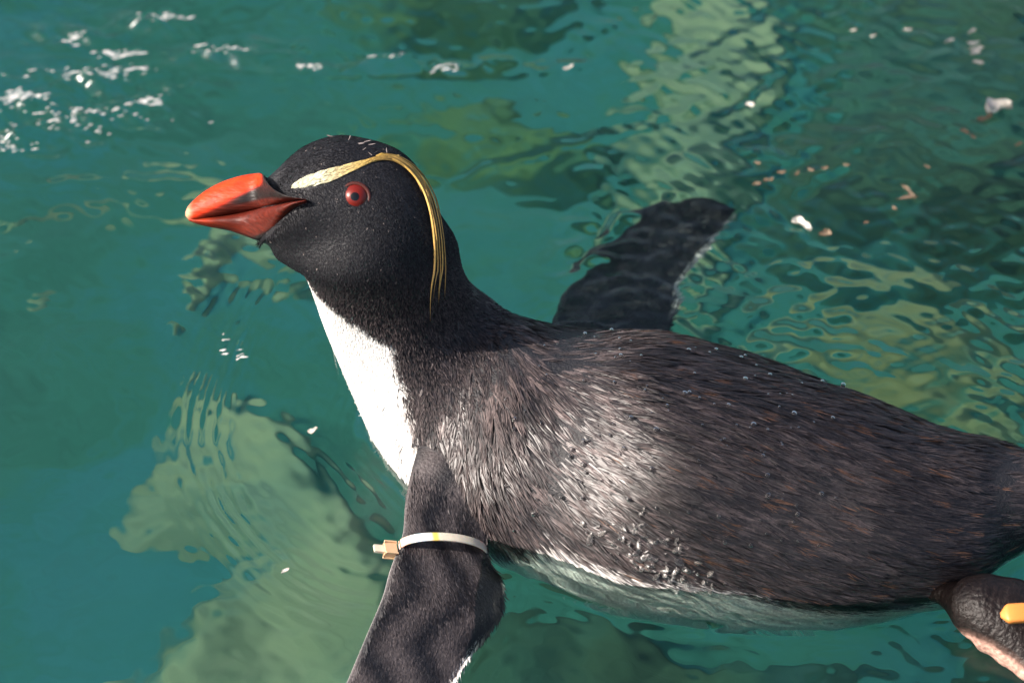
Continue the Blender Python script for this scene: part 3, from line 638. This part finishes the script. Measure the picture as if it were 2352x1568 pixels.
M_STRAP = tinted('band_nylon', 0.32, 0.5, 400, 0, 0.06, sss=0.25)
bi = 17
fr = (NEAR[4][0], NEAR[4][1])
Lb = at_z(921,1252,.0118); Tb = at_z(1112,1270,-.002)
ch = (Lb-Tb)/2; cc = (Lb+Tb)/2; un = nrm(np.cross(nrm(GN[30].mean(0)-GN[20].mean(0)), nrm(ch))); un *= np.sign(un[2])
a = np.linspace(R(172), R(172)-2*math.pi*0.985, 90)
path = cc + np.outer(-np.cos(a)*1.03, ch)*1.0 + np.outer(np.sin(a)*np.where(np.sin(a) > 0, .0092, .0065), un)
ax_ = nrm(np.cross(ch, un)); tg = nrm(np.gradient(path, axis=0)); sd = np.tile(ax_, (90, 1)); outv = nrm(np.cross(tg, sd)); 
BAND = empty('flipper_band', cc); tag(BAND, 'ivory plastic cable tie band looped around the near flipper', 'band')
f = np.linspace(0, 1, 90); pxp, pyp = to_px(path)
col = np.tile(np.array((0.66, 0.58, 0.46)), (90, 1)); upm = np.sin(a) > 0
for lo_, hi_, cl in ((905, 940, (0.72, 0.50, 0.36)), (944, 958, (0.80, 0.80, 0.78)), (958, 980, (0.62, 0.72, 0.76)), (980, 994, (0.78, 0.74, 0.62)), (994, 1008, (0.75, 0.55, 0.12))):
    col[(pxp > lo_) & (pxp <= hi_) & upm] = cl
g = strip_tube(path, sd, outv, np.full(90, .0041), np.full(90, .0010)); V, q, tr = closed_tube(g)
adopt(mesh_np('strap', V, tris=tr, quads=q, cols=np.vstack([np.repeat(col, 16, 0), col[:1], col[-1:]]), mat=M_STRAP), BAND)
def rbox(name, c, ex, ey, ez, size, color, par):
    bm = bmesh.new(); bmesh.ops.create_cube(bm, size=1.0)
    for v in bm.verts: v.co = Vector(c) + Vector(ex)*(v.co.x*size[0]) + Vector(ey)*(v.co.y*size[1]) + Vector(ez)*(v.co.z*size[2])
    bmesh.ops.bevel(bm, geom=bm.edges[:], offset=min(size)*0.18, segments=2, affect='EDGES'); bmesh.ops.recalc_face_normals(bm, faces=bm.faces)
    me = bpy.data.meshes.new(name); bm.to_mesh(me); bm.free(); at = me.attributes.new('tint', 'FLOAT_COLOR', 'POINT'); at.data.foreach_set('color', np.tile(np.array((*color, 1), np.float32), len(me.vertices)))
    me.materials.append(M_STRAP); o = bpy.data.objects.new(name, me); COL.objects.link(o); adopt(o, par); return o
outd = nrm(ch)
hc = at_z(895,1262,.0118); rbox('lock', hc, outd, ax_, un, (.0042, .0052, .0036), (0.72, 0.45, 0.26), BAND)
rbox('strap_end', hc+outd*.0046, outd, ax_, un, (.0050, .0032, .0010), (0.74, 0.62, 0.48), BAND)

# ------------------------------------------------------------------ bank left of the frame, plus unseen boughs added to shade part of the back
M_DECK = floor_mat('bank_concrete', [(0.3, (0.25, 0.23, 0.20)), (0.6, (0.34, 0.31, 0.28)), (0.8, (0.40, 0.37, 0.33))], 5)
bm = bmesh.new(); bmesh.ops.create_cube(bm, size=1.0)
for v in bm.verts: v.co = Vector((-4.6 + v.co.x*4.0, v.co.y*14.0, -0.15 + v.co.z*0.7))
bmesh.ops.bevel(bm, geom=bm.edges[:], offset=0.03, segments=2, affect='EDGES'); me = bpy.data.meshes.new('pool_bank'); bm.to_mesh(me); bm.free(); me.materials.append(M_DECK)
o = bpy.data.objects.new('pool_bank', me); COL.objects.link(o); tag(o, 'concrete bank along the pool', kind='structure')
ADDED_TREE = empty('added_tree', (-3.1, -0.5, 0.2)); tag(ADDED_TREE, 'unseen leafy boughs added out of frame to shade the back', 'added_tree')
M_BARK = floor_mat('bark', [(0.3, (0.06, 0.045, 0.03)), (0.6, (0.10, 0.075, 0.05)), (0.8, (0.15, 0.12, 0.09))], 25)
M_LEAF = tinted('leaf', 0.5, 0.4, 60, 0, 0.3)
SUNV = np.array(TO_SUN)
def limb(pts, r0, r1):
    C_ = spline(pts, 24); t = nrm(np.gradient(C_, axis=0)); s_ = nrm(np.cross(t, np.array([0.1, 1.0, 0.2]))); u_ = np.cross(t, s_); a = np.arange(12)*2*math.pi/12; rr = np.linspace(r0, r1, 24)
    return closed_tube(C_[:, None] + s_[:, None]*(rr[:, None]*np.cos(a))[..., None] + u_[:, None]*(rr[:, None]*np.sin(a))[..., None])
shade = [(1590,830,.016),(1700,870,.02),(1830,960,.024),(1870,1060,.024),(1850,1360,.024),(1990,1150,.018),(1760,960,.026),(1800,1060,.03),(1790,1170,.03),(1740,1270,.03),(1860,1250,.03),(1900,1130,.022),(1930,1330,.03),(1960,1010,.02),(2060,1350,.028),(2010,1240,.02),(2130,1360,.018)]  # body spots that the added leaf clumps are aimed to shade
cl = []
for px, py, rad in shade:
    p, _ = hit(px, py)
    if p is not None: cl.append((p + SUNV*random.uniform(2.0, 2.5), rad))
cen = np.mean([c_[0] for c_ in cl], 0)
root_ = np.array([-3.1, -0.5, 0.15]); HUB = cen + SUNV*0.35 + np.array([-.1, .55, .1])
for nm, pts, r0, r1 in [('trunk', [root_, root_+[.1, .05, .8], root_+[.5, .1, 1.3], HUB], .10, .03)]:
    V, q, tr = limb(pts, r0, r1); adopt(mesh_np(nm, V, tris=tr, quads=q, mat=M_BARK), ADDED_TREE)
LV = []; LQ = []; LC = []; o_ = 0
for c_, rad in cl:
    V, q, tr = limb([HUB, HUB*.5+c_*.5+[0, 0, .05], c_], .012, .002); adopt(mesh_np('branch', V, tris=tr, quads=q, mat=M_BARK), ADDED_TREE)
    for _ in range(int(14+rad*700)):
        d = nrm(rng.normal(size=3)); p = c_ + d*rad*rng.random()**.5*1.2; L_ = rng.uniform(.022, .036); ax = nrm(rng.normal(size=3)); bx = nrm(np.cross(ax, rng.normal(size=3))); nx = np.cross(ax, bx)
        LV.append(np.array([p-ax*L_*.5, p-ax*L_*.1+bx*L_*.28+nx*L_*.06, p-ax*L_*.1-bx*L_*.28+nx*L_*.06, p+ax*L_*.2+bx*L_*.2, p+ax*L_*.2-bx*L_*.2, p+ax*L_*.55-nx*L_*.1])); t_ = rng.uniform(.7, 1.3)
        LQ.append(np.array([[0, 1, 2], [1, 3, 4], [1, 4, 2], [3, 5, 4]])+o_); LC.append(np.tile(np.array((.045, .09, .022))*t_, (6, 1))); o_ += 6
cr = mesh_np('crown', np.vstack(LV), tris=np.vstack(LQ), cols=np.vstack(LC), mat=M_LEAF, smooth=False); adopt(cr, ADDED_TREE); cr['kind'] = 'stuff'

# ------------------------------------------------------------------ droplets on the plumage
HALF = nrm(np.array(TO_SUN) - FWD)
def droplets(name, label, n, picker, sizes, flat, mat, sx, bias=0.0, spread=0.0):
    Vs = []; Qs = []; o = 0; done = 0; tries = 0
    g0 = sphere_cap(1.0, math.pi-0.02, 9, 14).reshape(-1, 3); q0 = grid_quads(9, 14)
    while done < n and tries < n*12:
        tries += 1; p, nn = hit(*picker())
        if p is None or p[2] < 0.002: continue
        r = random.choice(sizes)*random.uniform(.8, 1.2); k = Vector(nn).to_track_quat('Z', 'Y').to_matrix(); nn0 = nn; nn = nrm(nn*(1-bias) + bias*HALF + spread*rng.normal(size=3)); k = Vector(nn).to_track_quat('Z', 'Y').to_matrix(); st = random.uniform(.85, sx); tw = random.uniform(0, 3.14); c_, s_ = math.cos(tw), math.sin(tw)
        V = np.array([k @ Vector((c_*v[0]*r*st-s_*v[1]*r, s_*v[0]*r*st+c_*v[1]*r, v[2]*r*flat)) for v in g0]) + p + nn0*(r*flat*0.5+0.0011)
        Vs.append(V); Qs.append(q0+o); o += len(g0); done += 1
    tag(mesh_np(name, np.vstack(Vs), quads=np.vstack(Qs), mat=mat), label, kind='stuff')
droplets('water_droplets', 'clear water drops beaded on the black back', 150, lambda: (random.uniform(1150, 1950), random.uniform(760, 1250)), (.0004, .0005, .0006, .0008, .0011), .85, M_DROP, 1.3)
droplets('water_film', 'glinting wet splashes on the lower flank at the waterline', 130, lambda: (lambda f: (1420+230*f+random.gauss(0, 45), 1205+215*f+random.gauss(0, 32)))(random.random()**.8), (.0004, .0006, .0009, .0012), .20, M_FILM, 2.6, .85, .13)

# ------------------------------------------------------------------ white flecks modelled in place of sun glints on the broken crest
def glint_flecks():
    Vs = []; Qs = []; o = 0; g0 = sphere_cap(1.0, math.pi-0.05, 6, 8).reshape(-1, 3); q0 = grid_quads(6, 8); P = []
    for cx, cy, n, sx, sy in ((40,225,70,40,9),(20,245,40,30,8),(270,118,40,22,5),(170,92,26,18,6),(380,42,40,28,5),(345,228,30,16,6),(215,262,60,90,10),(190,172,50,60,6),(95,290,60,90,14),(505,118,30,30,7),(705,156,14,16,3),(880,140,16,30,5),(1030,158,18,20,4),(20,350,26,30,6),(300,150,26,40,8),(520,810,10,14,14),(550,830,8,8,16)):
        P += [(random.gauss(cx, sx), random.gauss(cy, sy)) for _ in range(int(n*.75))]
    pts = np.array([at_z(x, y, 0) for x, y in P]); hz = water_height(pts[:, :1], pts[:, 1:2])[:, 0]
    for p, z in zip(pts, hz):
        r_ = random.choice((.00015, .0002, .00025, .0003)); V = g0*np.array([r_*random.uniform(3, 11), r_*random.uniform(.8, 1.5), r_*.8]); tw = random.gauss(.35, .18); V = np.stack([V[:, 0]*math.cos(tw)-V[:, 1]*math.sin(tw), V[:, 0]*math.sin(tw)+V[:, 1]*math.cos(tw), V[:, 2]], 1) + np.array([p[0], p[1], z+r_*.2]); Vs.append(V); Qs.append(q0+o); o += len(g0)
    tag(mesh_np('glint_flecks', np.vstack(Vs), quads=np.vstack(Qs), mat=plain('glint_white', (0.8, 0.78, 0.76), 0.3, 0.6)), 'white flecks standing in for sun glints on the water at upper left', kind='stuff')
glint_flecks()

# ------------------------------------------------------------------ floating scraps
M_SCRAP = tinted('scrap_and_glint', 0.6, 0.3, 400, 0.0003, 0.2, sss=0.1)
def scrap(px, py, lx, ly, rot, color, label, curl=0.3, group=None, name='feather_or_glint', cat='feather'):
    r = np.random.default_rng(int(px*7+py)); n, m = 14, 9
    u = np.linspace(-1, 1, n)[:, None]; v = np.linspace(-1, 1, m)[None]
    wid = np.sqrt(np.maximum(0.03, 1-np.abs(u)**2.4))*(0.75+0.25*np.sin(3*u+r.uniform(0, 6)))
    x = (u+0*v)*lx/2 + 0.06*lx*np.sin(5*v+r.uniform(0, 6)); y = v*wid*ly/2 + 0.25*ly*np.sin(2*u+r.uniform(0, 6))
    z = curl*ly*(v**2*0.6 + 0.5*u**2*r.uniform(.2, 1)) + 0.05*ly*np.sin(6*u+4*v) + 0.0004
    c, s = math.cos(rot), math.sin(rot)
    top = np.stack([c*x-s*y, s*x+c*y, z+0*x], -1).reshape(-1, 3); bot = top - np.array([0, 0, max(.0005, .06*ly)])
    q = grid_quads(n, m, False); V = np.vstack([top, bot]); k = n*m
    rim = [i*m for i in range(n)] + [(n-1)*m+j for j in range(1, m)] + [i*m+m-1 for i in range(n-2, -1, -1)] + [j for j in range(m-2, 0, -1)]
    side = np.array([[rim[i], rim[(i+1) % len(rim)], rim[(i+1) % len(rim)]+k, rim[i]+k] for i in range(len(rim))])
    col_ = np.array(color)*(0.75+0.35*r.random((2*k, 1)))
    o = mesh_np(name, V, quads=np.vstack([q[:, ::-1], q+k, side]), cols=col_, mat=M_SCRAP); p = at_z(px, py, 0); p[2] = water_height(np.array([[p[0]]]), np.array([[p[1]]]))[0, 0]
    o.location = p; return tag(o, label, cat, group)
WHT = (0.62, 0.58, 0.52); TAN = (0.19, 0.14, 0.095)
scrap(2292, 258, .013, .011, .4, WHT, 'largest white curled feather floating near the right edge', .5)
scrap(2262, 272, .008, .004, .2, TAN, 'tan end of down beside the largest white floating feather', .3)
scrap(1842, 515, .010, .006, -.5, WHT, 'white folded feather floating right of the far flipper tip', .5)
scrap(1893, 533, .005, .005, .8, TAN, 'small tan scrap beside the white folded feather right of the flipper', .4)
scrap(1305, 168, .005, .0025, .2, WHT, 'small white scrap floating above the crown near the top', .3)
scrap(1722, 243, .004, .003, .1, WHT, 'tiny white scrap floating on the pale ridge above the far flipper', .3)
scrap(2088, 430, .011, .0025, -1.0, TAN, 'thin tan stalk floating below the dark rock', .2)
scrap(2085, 444, .010, .0022, .1, TAN, 'curved tan stalk floating across the thin one', .2)
GR = 'tan and white scraps floating on the right side of the pool'
for px, py, l, r_, lb in ((1738,425,.005,.3,'lowest tan scrap of the row just above the far flipper tip'),(1795,393,.005,.2,'tan scrap second from the pale ridge in the upper row'),(1765,412,.006,.5,'longest tan scrap in the row above the far flipper tip'),
        (1862,390,.004,-.7,'slanted tan scrap in the middle of the upper row'),(1830,396,.004,.9,'steep tan scrap just left of the middle of the upper row'),(1895,385,.004,.1,'flat tan scrap right of the middle of the upper row'),
        (1740,372,.004,-.4,'tan scrap nearest the pale ridge, highest of the left cluster'),(2055,470,.004,-1,'tan crumb just left of and below the crossed stalks'),(2215,308,.006,-.4,'longer tan scrap below and left of the largest white feather'),
        (2235,318,.004,-.6,'short tan scrap below the largest white feather'),(2340,330,.005,.3,'tan scrap touching the right edge of the photo'),(1990,505,.003,.4,'smallest tan crumb right of the white folded feather'),
        (1945,375,.004,.2,'tan scrap at the right end of the upper row'),(2130,380,.004,-.3,'lone tan scrap above the crossed stalks')):
    scrap(px, py, l*.8, l*.4, r_, TAN, lb, .4, GR)
for px, py, l, r_, lb in ((2236,95,.006,.1,'second from the top of the pale glint flecks stacked in the upper right corner'),(2243,108,.007,.0,'largest of the pale glint flecks stacked in the upper right corner'),(2240,128,.005,.1,'second from the bottom of the pale glint flecks stacked in the upper right corner'),
        (2232,70,.005,.6,'topmost of the pale glint flecks stacked in the upper right corner'),(2246,150,.005,.0,'lowest of the pale glint flecks stacked in the upper right corner'),(2180,95,.005,.4,'pale scrap just left of the stack in the upper right corner'),
        (2005,90,.003,.2,'tiny pale scrap in the middle of the dark top right water'),(2085,70,.004,.2,'pale scrap near the top edge left of the corner stack'),(1960,75,.003,.1,'leftmost tiny pale scrap on the dark top right water')):
    scrap(px, py, l, l*.4, r_, WHT, lb, .4, GR)  # corner stack: pale flecks put in for glints on the water
scrap(718, 984, .0045, .003, .3, WHT, 'tiny white scrap floating left of the breast under the throat', .3)
scrap(655, 1306, .004, .002, 1.0, WHT, 'tiny white scrap inside the small ring ripples lower left', .3)
